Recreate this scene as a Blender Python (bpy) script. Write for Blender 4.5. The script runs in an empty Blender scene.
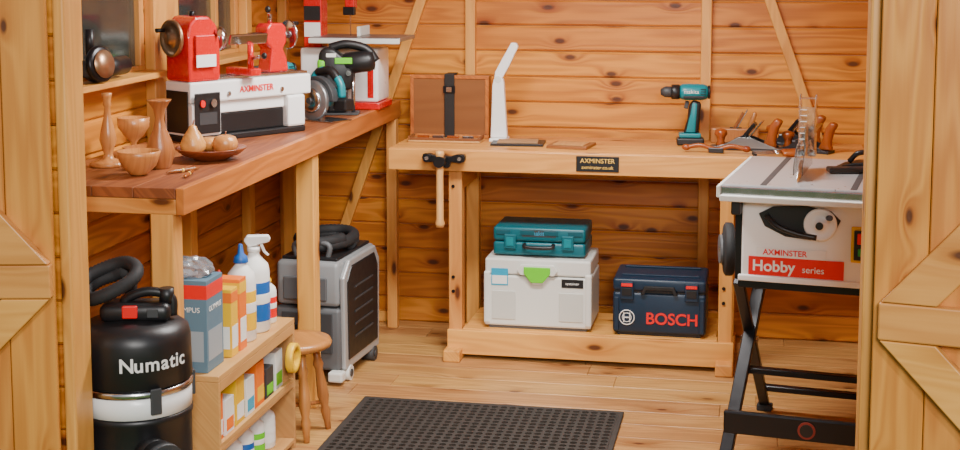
import bpy, bmesh, math, random
from mathutils import Matrix, Vector, Euler
random.seed(4)
rad=math.radians
MATS={}
# ---------------------------------------------------------------- materials
def newmat(name):
    m=bpy.data.materials.new(name); m.use_nodes=True
    nt=m.node_tree; b=nt.nodes['Principled BSDF']
    return m,nt,b
def mat(name,col,rough=.5,metal=0,trans=0,spec=.5,noise=0.0,coat=0,emit=0):
    if name in MATS: return MATS[name]
    m,nt,b=newmat(name)
    b.inputs['Base Color'].default_value=(*col,1)
    b.inputs['Roughness'].default_value=rough
    b.inputs['Metallic'].default_value=metal
    b.inputs['Transmission Weight'].default_value=trans
    b.inputs['Coat Weight'].default_value=coat
    if emit:
        b.inputs['Emission Color'].default_value=(*col,1); b.inputs['Emission Strength'].default_value=emit
    n=nt.nodes.new('ShaderNodeTexNoise'); n.inputs['Scale'].default_value=35; n.inputs['Detail'].default_value=3
    tc=nt.nodes.new('ShaderNodeTexCoord'); nt.links.new(tc.outputs['Object'],n.inputs['Vector'])
    mr=nt.nodes.new('ShaderNodeMapRange'); mr.inputs['To Min'].default_value=max(0.02,rough-.08); mr.inputs['To Max'].default_value=min(1,rough+.1)
    nt.links.new(n.outputs['Fac'],mr.inputs['Value']); nt.links.new(mr.outputs['Result'],b.inputs['Roughness'])
    if noise>0:
        mx=nt.nodes.new('ShaderNodeMix'); mx.data_type='RGBA'
        mx.inputs['A'].default_value=(*[c*(1-noise) for c in col],1); mx.inputs['B'].default_value=(*[min(1,c*(1+noise)) for c in col],1)
        nt.links.new(n.outputs['Fac'],mx.inputs['Factor']); nt.links.new(mx.outputs['Result'],b.inputs['Base Color'])
    MATS[name]=m; return m
def wood(name,base,dark,axis='X',knots=True,rough=.42,grain=.45,fine=1.0,var=.16,knotcol=(.085,.020,.005),ku=2.0,kv=5.0,ksize=1.0):
    if name in MATS: return MATS[name]
    m,nt,b=newmat(name); L=nt.links.new; N=nt.nodes.new
    def math_(op,a,bb=None,c=None):
        n=N('ShaderNodeMath'); n.operation=op
        for i,x in enumerate((a,bb,c)):
            if x is None: continue
            if isinstance(x,(int,float)): n.inputs[i].default_value=x
            else: L(x,n.inputs[i])
        return n.outputs[0]
    tc=N('ShaderNodeTexCoord'); sp=N('ShaderNodeSeparateXYZ'); L(tc.outputs['Object'],sp.inputs[0])
    g=N('ShaderNodeNewGeometry'); r=g.outputs['Random Per Island']
    o=[c for c in 'XYZ' if c!=axis]
    u=sp.outputs[axis]; v=math_('ADD',sp.outputs[o[0]],math_('MULTIPLY',sp.outputs[o[1]],.93))
    u2=math_('ADD',u,math_('MULTIPLY',r,17.3)); v2=math_('ADD',v,math_('MULTIPLY',r,7.7))
    cb=N('ShaderNodeCombineXYZ'); L(math_('MULTIPLY',u2,ku),cb.inputs[0]); L(math_('MULTIPLY',v2,kv),cb.inputs[1])
    vo=N('ShaderNodeTexVoronoi'); vo.voronoi_dimensions='2D'; vo.inputs['Scale'].default_value=1; L(cb.outputs[0],vo.inputs['Vector'])
    d=vo.outputs['Distance']
    halo=math_('MAXIMUM',math_('SUBTRACT',1,math_('MULTIPLY',d,3.2)),0); halo=math_('POWER',halo,2)
    if not knots: halo=math_('MULTIPLY',halo,0)
    c2=N('ShaderNodeCombineXYZ'); L(math_('MULTIPLY',u2,.7*fine),c2.inputs[0]); L(math_('ADD',math_('MULTIPLY',v2,8*fine),math_('MULTIPLY',halo,.55)),c2.inputs[1])
    n1=N('ShaderNodeTexNoise'); n1.inputs['Scale'].default_value=1; n1.inputs['Detail'].default_value=2; L(c2.outputs[0],n1.inputs['Vector'])
    ring=math_('MULTIPLY_ADD',math_('SINE',math_('MULTIPLY',n1.outputs['Fac'],62)),.5,.5)
    c3=N('ShaderNodeCombineXYZ'); L(math_('MULTIPLY',u2,5*fine),c3.inputs[0]); L(math_('MULTIPLY',v2,170*fine),c3.inputs[1])
    n2=N('ShaderNodeTexNoise'); n2.inputs['Scale'].default_value=1; n2.inputs['Detail'].default_value=3; L(c3.outputs[0],n2.inputs['Vector'])
    c4=N('ShaderNodeCombineXYZ'); L(math_('MULTIPLY',u2,1.2),c4.inputs[0]); L(math_('MULTIPLY',v2,6),c4.inputs[1])
    n3=N('ShaderNodeTexNoise'); n3.inputs['Scale'].default_value=1; n3.inputs['Detail'].default_value=2; L(c4.outputs[0],n3.inputs['Vector'])
    f=math_('ADD',math_('MULTIPLY',ring,.55),math_('ADD',math_('MULTIPLY',n2.outputs['Fac'],.35),math_('MULTIPLY',n3.outputs['Fac'],.55)))
    f=math_('MULTIPLY',f,grain)
    f=math_('ADD',f,math_('MULTIPLY',halo,.65))
    f=math_('MINIMUM',f,1)
    mx=N('ShaderNodeMix'); mx.data_type='RGBA'; mx.inputs['A'].default_value=(*base,1); mx.inputs['B'].default_value=(*dark,1); L(f,mx.inputs['Factor'])
    out=mx.outputs['Result']
    if knots:
        mr=N('ShaderNodeMapRange'); mr.inputs['From Min'].default_value=.04*ksize; mr.inputs['From Max'].default_value=.085*ksize
        mr.inputs['To Min'].default_value=.94; mr.inputs['To Max'].default_value=0; L(d,mr.inputs['Value'])
        m2=N('ShaderNodeMix'); m2.data_type='RGBA'; L(mr.outputs['Result'],m2.inputs['Factor']); L(out,m2.inputs['A']); m2.inputs['B'].default_value=(*knotcol,1)
        out=m2.outputs['Result']
    hs=N('ShaderNodeHueSaturation'); L(out,hs.inputs['Color'])
    L(math_('MULTIPLY_ADD',r,var*1.6,1-var),hs.inputs['Value'])
    L(math_('MULTIPLY_ADD',r,.014,.495),hs.inputs['Hue'])
    L(hs.outputs['Color'],b.inputs['Base Color'])
    b.inputs['Roughness'].default_value=rough
    bp=N('ShaderNodeBump'); bp.inputs['Strength'].default_value=.12; bp.inputs['Distance'].default_value=.002
    L(math_('ADD',n2.outputs['Fac'],ring),bp.inputs['Height']); L(bp.outputs[0],b.inputs['Normal'])
    MATS[name]=m; return m
PB=(.84,.325,.040); PD=(.34,.070,.005)
wX=wood('pine_boards_x',PB,PD,'X',ku=2.8,kv=6.5,grain=.62,ksize=1.08,var=.19); wY=wood('pine_boards_y',PB,PD,'Y',ku=2.8,kv=6.5,grain=.62,ksize=1.08,var=.19)
wZ=wood('pine_boards_z',(.80,.35,.066),(.42,.115,.013),'Z',ku=3,kv=7,ksize=.85,grain=.6)
lX=wood('pine_light_x',(.82,.39,.092),(.46,.145,.020),'X',ku=1.8,ksize=.85); lY=wood('pine_light_y',(.80,.38,.088),(.44,.14,.020),'Y',ku=1.8,ksize=.85)
lZ=wood('pine_light_z',(.82,.40,.095),(.48,.155,.022),'Z',ku=1.8,ksize=.85)
benchtop=wood('bench_top_y',(.38,.120,.032),(.15,.036,.010),'Y',ku=1.0,ksize=.5,rough=.5,grain=.7)
fascia=wood('bench_fascia',(.64,.21,.040),(.32,.078,.011),'Y',ku=1.0,ksize=.5,grain=.6)
floorw=wood('floor_boards_x',(.60,.325,.110),(.28,.115,.032),'X',ku=1.8,kv=4,ksize=.55,rough=.4,var=.12,grain=.68)
turned=wood('turned_wood',(.66,.29,.08),(.34,.10,.02),'Z',knots=False,fine=2.5,rough=.3)
turnedd=wood('turned_dark_wood',(.30,.08,.020),(.12,.026,.007),'Z',knots=False,fine=2.5,rough=.3)
vasew=wood('turned_mid_wood',(.48,.18,.05),(.22,.06,.014),'Z',knots=False,fine=2.5,rough=.3)
boxw=wood('box_wood',(.27,.095,.028),(.20,.062,.016),'X',knots=False,fine=.6,grain=.7)
handlew=wood('handle_wood',(.34,.070,.013),(.15,.026,.006),'Z',knots=False,fine=2,rough=.22)
beech=wood('beech_handle',(.78,.44,.15),(.60,.26,.07),'Z',knots=False,fine=2)
plyw=wood('ply_wood',(.64,.35,.12),(.42,.18,.05),'Y',knots=False,fine=1.2)
black=mat('black_plastic',(.010,.010,.011),.4); blackm=mat('black_metal',(.016,.016,.018),.32,.5); rubber=mat('black_rubber',(.014,.014,.015),.75)
matrub=mat('mat_rubber',(.030,.025,.021),.7,noise=.4)
drk=mat('dark_grey_plastic',(.04,.042,.045),.5)
red=mat('red_paint',(.60,.004,.006),.25,coat=.4); white=mat('white_paint',(.88,.88,.86),.3,coat=.2)
lgrey=mat('light_grey_plastic',(.68,.69,.64),.45); mgrey=mat('mid_grey_plastic',(.095,.10,.105),.45); sgrey=mat('silver_grey_plastic',(.23,.24,.245),.38)
steel=mat('steel',(.55,.55,.56),.22,1.0); castiron=mat('cast_iron',(.30,.31,.32),.32,.8); brass=mat('bronze',(.42,.25,.14),.35,.9); irond=mat('dark_iron',(.05,.05,.055),.35,.7)
teal=mat('teal_plastic',(.0,.11,.14),.38); tealb=mat('teal_tool',(.0,.20,.24),.35); navy=mat('navy_plastic',(.004,.020,.045),.42)
green=mat('lime_green',(.14,.62,.01),.4); yellow=mat('yellow_plastic',(.85,.50,.005),.4); orange=mat('orange_card',(.85,.17,.005),.5)
blue=mat('blue_label',(.01,.11,.42),.4); redp=mat('red_plastic',(.78,.006,.006),.35); boxblue=mat('grey_blue_card',(.10,.19,.26),.5)
card=mat('brown_card',(.38,.21,.09),.8); paper=mat('paper_white',(.82,.82,.78),.6); cyan=mat('cyan_label',(.01,.34,.55),.4); gold=mat('gold_letter',(.85,.52,.10),.35)
glass=mat('clear_plastic',(.9,.93,.93),.08,trans=.95)
bagm=mat('clear_bag',(.85,.87,.9),.15,trans=.85)
leather=mat('black_strap',(.012,.010,.009),.6)
alloy=mat('saw_table_alloy',(.54,.55,.56),.30,.6,noise=.12)
# ---------------------------------------------------------------- mesh builder
class M:
    def __init__(s,name): s.name=name; s.bm=bmesh.new(); s.mats=[]
    def mi(s,m):
        if m not in s.mats: s.mats.append(m)
        return s.mats.index(m)
    def add(s,bm,m,T=None,smooth=False):
        if T is not None: bmesh.ops.transform(bm,matrix=T,verts=bm.verts)
        i=s.mi(m)
        for f in bm.faces:
            f.material_index=i
            f.smooth = smooth if isinstance(smooth,bool) else smooth(f)
        me=bpy.data.meshes.new('t'); bm.to_mesh(me); bm.free(); s.bm.from_mesh(me); bpy.data.meshes.remove(me)
    def box(s,c,d,m,rot=(0,0,0),bev=.003,seg=2,taper=None):
        bm=bmesh.new(); bmesh.ops.create_cube(bm,size=1)
        for v in bm.verts:
            if taper and v.co.z>0: v.co.x*=taper[0]; v.co.y*=taper[1]
            v.co.x*=d[0]; v.co.y*=d[1]; v.co.z*=d[2]
        if bev>0: bmesh.ops.bevel(bm,geom=bm.edges[:],offset=min(bev,min(d)*.45),segments=seg,affect='EDGES',profile=.5)
        T=Matrix.Translation(c)@Euler([rad(a) for a in rot]).to_matrix().to_4x4()
        s.add(bm,m,T,smooth=(bev>0.008))
    def b2(s,a,b,m,bev=.003,seg=2):
        s.box([(a[i]+b[i])/2 for i in range(3)],[abs(b[i]-a[i]) for i in range(3)],m,bev=bev,seg=seg)
    def cyl(s,p0,p1,r,m,r1=None,n=28,smooth=True):
        p0=Vector(p0);p1=Vector(p1);d=p1-p0
        bm=bmesh.new(); bmesh.ops.create_cone(bm,cap_ends=True,segments=n,radius1=r,radius2=r if r1 is None else r1,depth=d.length)
        T=Matrix.Translation((p0+p1)/2)@d.to_track_quat('Z','Y').to_matrix().to_4x4()
        s.add(bm,m,T,smooth=lambda f:len(f.verts)==4)
    def lathe(s,prof,m,o=(0,0,0),axis=(0,0,1),n=32,hard=False):
        bm=bmesh.new(); rings=[]
        for r,z in prof:
            rings.append([bm.verts.new((max(r,1e-4)*math.cos(2*math.pi*i/n),max(r,1e-4)*math.sin(2*math.pi*i/n),z)) for i in range(n)])
        for a,b in zip(rings,rings[1:]):
            for i in range(n): bm.faces.new((a[i],a[(i+1)%n],b[(i+1)%n],b[i]))
        bm.faces.new(rings[0][::-1]); bm.faces.new(rings[-1])
        bmesh.ops.recalc_face_normals(bm,faces=bm.faces)
        T=Matrix.Translation(o)@Vector(axis).to_track_quat('Z','Y').to_matrix().to_4x4()
        s.add(bm,m,T,smooth=lambda f:(len(f.verts)==4 and not hard))
    def ell(s,c,r,m,rot=(0,0,0),n=20):
        bm=bmesh.new(); bmesh.ops.create_uvsphere(bm,u_segments=n,v_segments=n//2+2,radius=1)
        T=Matrix.Translation(c)@Euler([rad(a) for a in rot]).to_matrix().to_4x4()@Matrix.Diagonal((*r,1))
        s.add(bm,m,T,smooth=True)
    def tube(s,pts,r,m,n=12,sub=6,closed=False):
        P=[Vector(p) for p in pts]
        if sub>1 and len(P)>2:
            Q=[]
            k=len(P)
            for i in range(k if closed else k-1):
                p1,p2=P[i],P[(i+1)%k]
                p0=P[i-1] if (i>0 or closed) else p1*2-p2
                p3=P[(i+2)%k] if (i+2<k or closed) else p2*2-p1
                for j in range(sub):
                    t=j/sub
                    Q.append(.5*((2*p1)+(p2-p0)*t+(2*p0-5*p1+4*p2-p3)*t*t+(3*p1-p0-3*p2+p3)*t**3))
            if not closed: Q.append(P[-1])
            P=Q
        bm=bmesh.new(); rings=[]; k=len(P); ref=None
        for i in range(k):
            if closed: d=P[(i+1)%k]-P[i-1]
            else: d=P[min(i+1,k-1)]-P[max(i-1,0)]
            d.normalize()
            if ref is None: ref=d.orthogonal().normalized()
            ref=(ref-d*ref.dot(d)).normalized(); w=d.cross(ref)
            rr=r[i%len(r)] if isinstance(r,list) else r
            rings.append([bm.verts.new(P[i]+(ref*math.cos(2*math.pi*j/n)+w*math.sin(2*math.pi*j/n))*rr) for j in range(n)])
        for i in range(k if closed else k-1):
            a,b=rings[i],rings[(i+1)%k]
            for j in range(n): bm.faces.new((a[j],a[(j+1)%n],b[(j+1)%n],b[j]))
        if not closed: bm.faces.new(rings[0][::-1]); bm.faces.new(rings[-1])
        bmesh.ops.recalc_face_normals(bm,faces=bm.faces)
        s.add(bm,m,None,smooth=lambda f:len(f.verts)==4)
    def prism(s,poly,depth,m,o=(0,0,0),plane='XZ',bev=.002,smooth=False):
        bm=bmesh.new(); h=depth/2
        def P(a,b,c):
            return {'XZ':(a,c,b),'YZ':(c,a,b),'XY':(a,b,c)}[plane]
        A=[bm.verts.new(P(a,b,-h)) for a,b in poly]; B=[bm.verts.new(P(a,b,h)) for a,b in poly]
        k=len(poly)
        bm.faces.new(A); bm.faces.new(B[::-1])
        for i in range(k): bm.faces.new((A[i],B[i],B[(i+1)%k],A[(i+1)%k]))
        bmesh.ops.recalc_face_normals(bm,faces=bm.faces)
        if bev>0: bmesh.ops.bevel(bm,geom=bm.edges[:],offset=bev,segments=2,affect='EDGES',profile=.5)
        s.add(bm,m,Matrix.Translation(o),smooth=smooth)
    def done(s,loc=(0,0,0),rz=0,rot=None):
        me=bpy.data.meshes.new(s.name); s.bm.to_mesh(me); s.bm.free()
        for m in s.mats: me.materials.append(m)
        o=bpy.data.objects.new(s.name,me); bpy.context.scene.collection.objects.link(o)
        o.location=loc; o.rotation_euler=rot if rot else (0,0,rad(rz)); return o
def text(body,size,loc,rot,m,parent,name='lettering',sx=1.0,bold=0):
    c=bpy.data.curves.new(name,'FONT'); c.body=body; c.size=size; c.align_x='CENTER'; c.align_y='CENTER'; c.extrude=.0004; c.offset=bold
    c.materials.append(m); o=bpy.data.objects.new(name,c); bpy.context.scene.collection.objects.link(o)
    o.parent=parent; o.location=loc; o.rotation_euler=[rad(a) for a in rot]; o.scale=(sx,1,1); return o
def arc(cx,cy,r,a0,a1,n=12,ry=None):
    ry=ry or r
    return [(cx+r*math.cos(rad(a0+(a1-a0)*i/n)),cy+ry*math.sin(rad(a0+(a1-a0)*i/n))) for i in range(n+1)]
# ---------------------------------------------------------------- room shell
XL,XR,YF,YB,HC=-2.15,.72,3.42,6.30,2.25
P=.113
def boards_x(m,x0,x1,y,th,z0,z1,mt):
    z=z0
    while z<z1-.01:
        h=min(P,z1-z)
        m.b2((x0,y,z+.001),(x1,y+th,z+h-.001),mt,bev=.008,seg=1); z+=P
def boards_y(m,y0,y1,x,th,z0,z1,mt,holes=()):
    z=z0
    while z<z1-.01:
        h=min(P,z1-z); segs=[(y0,y1)]
        for (a,b,c,d) in holes:
            if z+h>c+.001 and z<d-.001:
                ns=[]
                for (p,q) in segs:
                    if a>p: ns.append((p,min(a,q)))
                    if b<q: ns.append((max(b,p),q))
                segs=[t for t in ns if t[1]-t[0]>.01]
        for p,q in segs: m.b2((x,p,z+.001),(x+th,q,z+h-.001),mt,bev=.008,seg=1)
        z+=P
w=M('wall_back'); boards_x(w,XL,XR,YB,.03,0,HC,wX); w.done()
zs=P*11; ze=P*17
holes=[(3.62,4.80,zs,ze),(5.06,5.74,zs,ze)]
w=M('wall_left'); boards_y(w,YF,YB,XL-.03,.03,0,HC,wY,holes); w.done()
w=M('wall_right'); boards_y(w,YF,YB,XR,.03,0,HC,wY); w.done()
w=M('wall_front')
boards_x(w,XL-.03,-1.73,3.35,.06,0,HC,wX); boards_x(w,.263,XR+.03,3.35,.06,0,HC,wX); boards_x(w,-1.73,.263,3.35,.06,P*18,HC,wX); w.done()
w=M('ceiling')
x=XL-.03
while x<XR: w.b2((x,3.3,HC),(min(x+.12,XR+.03),YB+.03,HC+.03),lY,bev=.004,seg=1); x+=.12
w.done()
w=M('floor'); y=3.3
while y<YB-.01:
    off=random.random()*1.2; xs=[XL-.03,XL+.5+off,XL+.5+off+1.4,XR+.03]
    xs=[q for q in xs if q<=XR+.03]
    if xs[-1]<XR+.03: xs.append(XR+.03)
    for a,b in zip(xs,xs[1:]): w.b2((a+.0006,y+.0006,-.03),(b-.0006,min(y+.145,YB+.03)-.0006,0),floorw,bev=.0015,seg=1)
    y+=.145
w.done()
def stud(name,a,b,mt,bev=.004):
    m=M(name); m.b2(a,b,mt,bev=bev); return m.done()
stud('trim_1',(-1.285,6.262,0),(-1.24,6.30,HC),lZ)
stud('trim_2',(-.255,6.262,0),(-.21,6.30,HC),lZ)
def brace(name,x0,z0,x1,z1):
    m=M(name); dx,dz=x1-x0,z1-z0; L=math.hypot(dx,dz); nx,nz=-dz/L*.022,dx/L*.022
    m.prism([(x0+nx,z0+nz),(x0-nx,z0-nz),(x1-nx,z1-nz),(x1+nx,z1+nz)],.036,lZ,(0,6.281,0),'XZ',bev=.003); m.done()
brace('trim_3',-2.0,.0,-1.22,2.22); brace('trim_4',.56,0.02,-.24,2.22)
stud('trim_5',(XL,4.82,0),(XL+.04,5.04,HC),lZ)
stud('trim_6',(XL,5.76,0),(XL+.04,5.82,HC),lZ)
stud('trim_7',(XL,6.255,0),(XL+.045,6.30,HC),lZ)
stud('baseboard_back',(XL+.05,6.27,0),(-1.64,6.30,.05),lX)
glass_pane=mat('window_glass',(.45,.52,.50),.06,trans=.95)
def window(n,y0,y1):
    m=M('window_%d'%n); t=.035; x0,x1=XL-.03,XL+.01; z0,z1=zs+.002,ze-.002; y0+=.002;y1-=.002
    for a,b in (((x0,y0,z0),(x1,y1,z0+t)),((x0,y0,z1-t),(x1,y1,z1)),((x0,y0,z0+t),(x1,y0+t,z1-t)),((x0,y1-t,z0+t),(x1,y1,z1-t))): m.b2(a,b,lZ)
    ym=(y0+y1)/2+.1; m.b2((x0,ym-.014,z0+t),(x1,ym+.014,z1-t),lZ)
    m.b2((x0+.015,y0+t,z0+t),(x0+.019,y1-t,z1-t),glass_pane,bev=0)
    m.b2((x1,y0,z0),(x1+.10,y1,z0+.02),lY); m.done()
window(1,3.62,4.80); window(2,5.06,5.74)
stud('trim_8',(-1.729,3.33,0),(-1.698,3.43,2.03),lZ,.006)
stud('trim_9',(.237,3.33,0),(.262,3.43,2.03),lZ,.006)
stud('trim_10',(-1.697,3.33,1.96),(.236,3.43,2.03),lX,.006)
def door(name,hx,sgn,ang,i0=0.004):
    m=M(name); W=.93; pw=.116
    n=8
    for i in range(n): m.b2((sgn*(i*pw+.001),-.045,.03),(sgn*((i+1)*pw-.001),-.025,1.95),wZ,bev=.003,seg=1)
    for z in (.18,.865,1.78): m.b2((sgn*i0,-.075,z-.042),(sgn*(W-.012),-.0451,z+.042),lX,bev=.004)
    def diag(x0,z0,x1,z1):
        k=.060
        m.prism([(x0-k*sgn,z0),(x0+k*sgn,z0),(x1+k*sgn,z1),(x1-k*sgn,z1)],.03,lX,(0,-.0602,0),'XZ',bev=.003)
    diag(sgn*(.064+i0),.909,sgn*.80,1.736); diag(sgn*(.064+i0),.821,sgn*.66,.224)
    m.b2((0,-.0452,.38),(sgn*.2,-.0495,.42),blackm,bev=.001)
    return m.done((hx,3.33,0),ang)
door('door_1',-1.732,-1,12,.002); door('door_2',.266,1,-12,.016)
g=M('ground'); g.b2((-12,-6,-.2),(12,14,-.06),mat('grass',(.08,.16,.03),.9,noise=.5),bev=0); g.done()
h=M('garden_hedge'); hm=mat('hedge_leaves',(.035,.055,.025),.8,noise=.8)
for i in range(90): h.ell((-4.2+random.uniform(-.25,.25),2+i*.11,random.uniform(.1,2.0)),(.38,.38,.38),hm,n=10)
h.done()
# ---------------------------------------------------------------- left bench
b=M('wooden_side_bench')
BY=3.77
for i in range(4):
    xa=XL+.045+i*.126; b.b2((xa+.0005,BY,.99),(xa+.1255,6.25,1.02),benchtop,bev=.002)
b.b2((-1.60,BY,.945),(-1.576,6.25,1.021),fascia,bev=.002)
b.b2((XL+.045,BY,.945),(-1.601,BY+.025,.989),lX)
for (x,y,q) in ((-1.645,BY+.036,.034),(-1.622,5.03,.034),(-1.60,6.19,.023)): b.b2((x-q,y-q,0),(x+q,y+q,.989 if q>.03 else .944),lZ,bev=.004)
for (x,y) in ((-2.06,3.84),(-2.06,4.95),(-2.06,6.15)): b.b2((x-.03,y-.03,0),(x+.03,y+.03,.989),lZ,bev=.004)
b.b2((-2.02,5.01,.90),(-1.66,5.045,.985),lX)
b.done()
# ---------------------------------------------------------------- back workbench
b=M('workbench'); X0,X1=-1.50,.42
for i in range(4): b.b2((X0,5.752+i*.121,.845),(X1,5.752+(i+1)*.121-.001,.875),lX,bev=.002)
b.b2((X0,5.735,.787),(X1,5.751,.873),lX,bev=.003)
b.b2((X0,6.19,.787),(X1,6.21,.844),lX); b.b2((X0,5.752,.787),(X0+.02,6.189,.844),lY); b.b2((X1-.02,5.752,.787),(X1,6.189,.844),lY)
for x in (-1.225,-.12):
    b.b2((x-.028,5.765,.05),(x+.028,5.825,.844),lZ,bev=.004); b.b2((x-.028,6.13,.05),(x+.028,6.188,.844),lZ,bev=.004)
    b.b2((x-.035,5.68,0),(x+.035,6.23,.05),lY,bev=.006); b.b2((x-.022,5.826,.70),(x+.022,6.129,.78),lY)
    for z in (.28,.34,.72): b.cyl((x-.008,5.7645,z),(x-.008,5.760,z),.007,blackm)
b.b2((-1.255,5.742,.02),(-.085,5.764,.122),lX,bev=.003)
for i in range(3): b.b2((-1.19,5.83+i*.10,.107),(-.155,5.83+i*.10+.098,.125),lX,bev=.002)
b.b2((-1.194,5.7645,.107),(-.151,5.829,.125),lX,bev=.002)
wb=b.done()
s=M('maker_sign'); s.box((0,0,0),(.172,.004,.062),black,bev=.001); so=s.done((-.635,5.7327,.833))
text('AXMINSTER',.026,(0,-.0025,.012),(90,0,0),gold,so,sx=1.0); text('axminster.co.uk',.020,(0,-.0025,-.014),(90,0,0),gold,so,'web_lettering')
v=M('bench_vice')
v.prism([(-.09,.006),(-.085,.02),(-.06,.022),(-.03,.012),(.03,.012),(.06,.022),(.085,.02),(.09,.006),(.085,-.01),(.06,-.014),(.03,-.01),(.022,-.035),(-.022,-.035),(-.03,-.01),(-.06,-.014),(-.085,-.01)],.03,blackm,(0,-.018,0),'XZ',bev=.003)
for x in (-.068,.068): v.cyl((x,-.033,.004),(x,-.042,.004),.017,blackm); v.cyl((x,-.042,.004),(x,-.046,.004),.008,steel)
v.cyl((0,-.03,0),(0,-.085,0),.014,blackm); v.cyl((0,-.085,0),(0,-.12,0),.023,blackm); 
v.lathe([(.0,-.27),(.016,-.267),(.020,-.252),(.015,-.235),(.0145,0),(.015,.02),(.019,.03),(.016,.042),(0,.045)],beech,(0,-.10,0))
v.done((-1.26,5.7345,.84))
# ---------------------------------------------------------------- things on the back bench
ZB=.8755
c=M('wooden_presentation_case')
w_,h_,d_=.345,.27,.07
c.b2((-w_/2,0,0),(w_/2,d_,h_),boxw,bev=.004)
for a,bb in (((-w_/2-.002,-.004,0),(w_/2+.002,0,.014)),((-w_/2-.002,-.004,h_-.014),(w_/2+.002,0,h_+.002)),((-w_/2-.002,-.004,.014),(-w_/2+.014,0,h_-.014)),((w_/2-.014,-.004,.014),(w_/2+.002,0,h_-.014))): c.b2(a,bb,fascia,bev=.002)
c.b2((-.02,-.012,0),(.024,-.0042,h_+.006),leather,bev=.002); c.b2((-.02,-.006,h_+.0025),(.024,d_+.002,h_+.008),leather,bev=.002)
c.b2((-.024,-.016,h_*.72),(.028,-.0125,h_*.84),blackm,bev=.001); c.b2((-.01,-.02,h_*.74),(.014,-.016,h_*.82),steel,bev=.001)
c.done((-1.325,6.12,ZB))
c=M('wooden_tray'); c.b2((-.155,-.05,0),(.155,.05,.010),plyw); c.b2((-.155,-.05,.0101),(-.147,.05,.026),boxw,bev=.001);c.b2((.147,-.05,.0101),(.155,.05,.026),boxw,bev=.001);c.b2((-.1465,-.05,.0101),(.1465,-.043,.020),boxw,bev=.001)
for i in range(4): c.box((-.1+i*.065,.0,.018),(.05,.014,.014),steel if i%2 else handlew,bev=.002)
c.done((-1.31,5.985,ZB))
l=M('folding_desk_lamp')
l.box((0,0,.008),(.07,.10,.016),white,bev=.006)
l.prism([(-.034,.0),(.034,.0),(.027,.10),(.020,.22),(.016,.238),(-.020,.238),(-.027,.21),(-.030,.10)],.034,white,(0,0,.0161),'XZ',bev=.004)
l.prism([(-.020,.225),(.014,.239),(.04,.285),(.078,.365),(.070,.380),(.050,.382),(.010,.312),(-.017,.262)],.030,white,(0,0,.0161),'XZ',bev=.004)
l.cyl((-.003,-.019,.25),(-.003,.019,.25),.014,lgrey)
o=l.done((-1.09,6.04,ZB)); o.scale=(1.05,1,1.06)
n=M('notebook_stack')
n.box((-.04,.03,.005),(.22,.15,.010),black,rot=(0,0,4),bev=.001); n.box((-.04,.03,.013),(.17,.11,.006),card,rot=(0,0,6),bev=.001)
n.done((-.955,5.93,ZB))
n=M('brochure'); n.box((0,0,.006),(.17,.16,.012),boxw,rot=(0,0,-8),bev=.001); n.box((0,0,.0135),(.13,.10,.003),plyw,rot=(0,0,-8),bev=0); n.done((-.765,5.92,ZB))
def drill(loc,rz,body,name='cordless_drill',sc=1.0):
    d=M(name)
    d.box((.0,0,.014),(.105,.062,.028),black,bev=.006); d.box((-.002,0,.038),(.085,.055,.018),body,bev=.006)
    d.prism([(-.028,.045),(.030,.045),(.034,.09),(.040,.165),(.008,.175),(-.008,.15),(-.012,.10)],.038,black,(0,0,0),'XZ',bev=.009,smooth=True)
    d.prism([(-.020,.048),(.020,.048),(.022,.09),(.026,.165),(.004,.165),(-.004,.12)],.041,body,(0,0,0),'XZ',bev=.006,smooth=True)
    d.lathe([(.012,0),(.026,.003),(.031,.02),(.032,.085),(.030,.10),(.024,.108)],body,(.065,0,.205),(-1,0,0)); 
    d.lathe([(.024,0),(.029,.002),(.029,.028),(.026,.032)],black,(-.043,0,.205),(-1,0,0))
    d.lathe([(.020,0),(.022,.003),(.021,.026),(.012,.040),(.006,.042)],drk,(-.075,0,.205),(-1,0,0))
    d.cyl((.065,0,.205),(.073,0,.205),.026,black)
    d.box((-.016,0,.155),(.016,.014,.03),drk,rot=(0,12,0),bev=.003)
    d.b2((-.03,-.034,.182),(.05,.034,.193),black,bev=.002)
    for i in range(3): d.box((.045,-.0315,.200+i*.009),(.02,.003,.003),black,bev=0)
    o=d.done(loc,rz); o.scale=(sc,)*3; text('makita',.022,(-.0,-.0325,.208),(90,0,0),paper,o); return o
drill((-.285,6.08,ZB),6,tealb,sc=1.08)
def plane(loc,rz,L=.24,sc=1.0):
    p=M('hand_plane')
    p.box((0,0,.005),(L,.06,.01),irond,bev=.001)
    for y in (-.029,.029): p.prism([(-L*.42,.01),(L*.42,.01),(L*.28,.022),(L*.05,.045),(-L*.1,.045),(-L*.28,.02)],.003,castiron if y<0 and L>.25 else irond,(0,y,0),'XZ',bev=.0005)
    p.box((.015,0,.058),(.004,.048,.11),steel,rot=(0,38,0),bev=.0005); p.box((.0,0,.062),(.012,.044,.075),blackm,rot=(0,38,0),bev=.002)
    p.box((-.02,0,.025),(.05,.05,.03),irond,bev=.004)
    p.prism([(.045,.0101),(.100,.0101),(.093,.035),(.102,.075),(.118,.104),(.092,.114),(.072,.088),(.064,.05)],.028,handlew,(0,0,0),'XZ',bev=.009,smooth=True)
    p.lathe([(.014,.0101),(.018,.014),(.012,.026),(.015,.040),(.022,.05),(.020,.064),(0,.070)],handlew,(-L*.36,0,0))
    o=p.done(loc,rz); o.scale=(sc,)*3; return o
plane((-.045,5.965,ZB),-10,.26,1.2); plane((.135,6.14,ZB),-16,.20,1.2); plane((.185,5.955,ZB),-26,.19,1.15)
wp=M('wooden_hand_plane')
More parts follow.
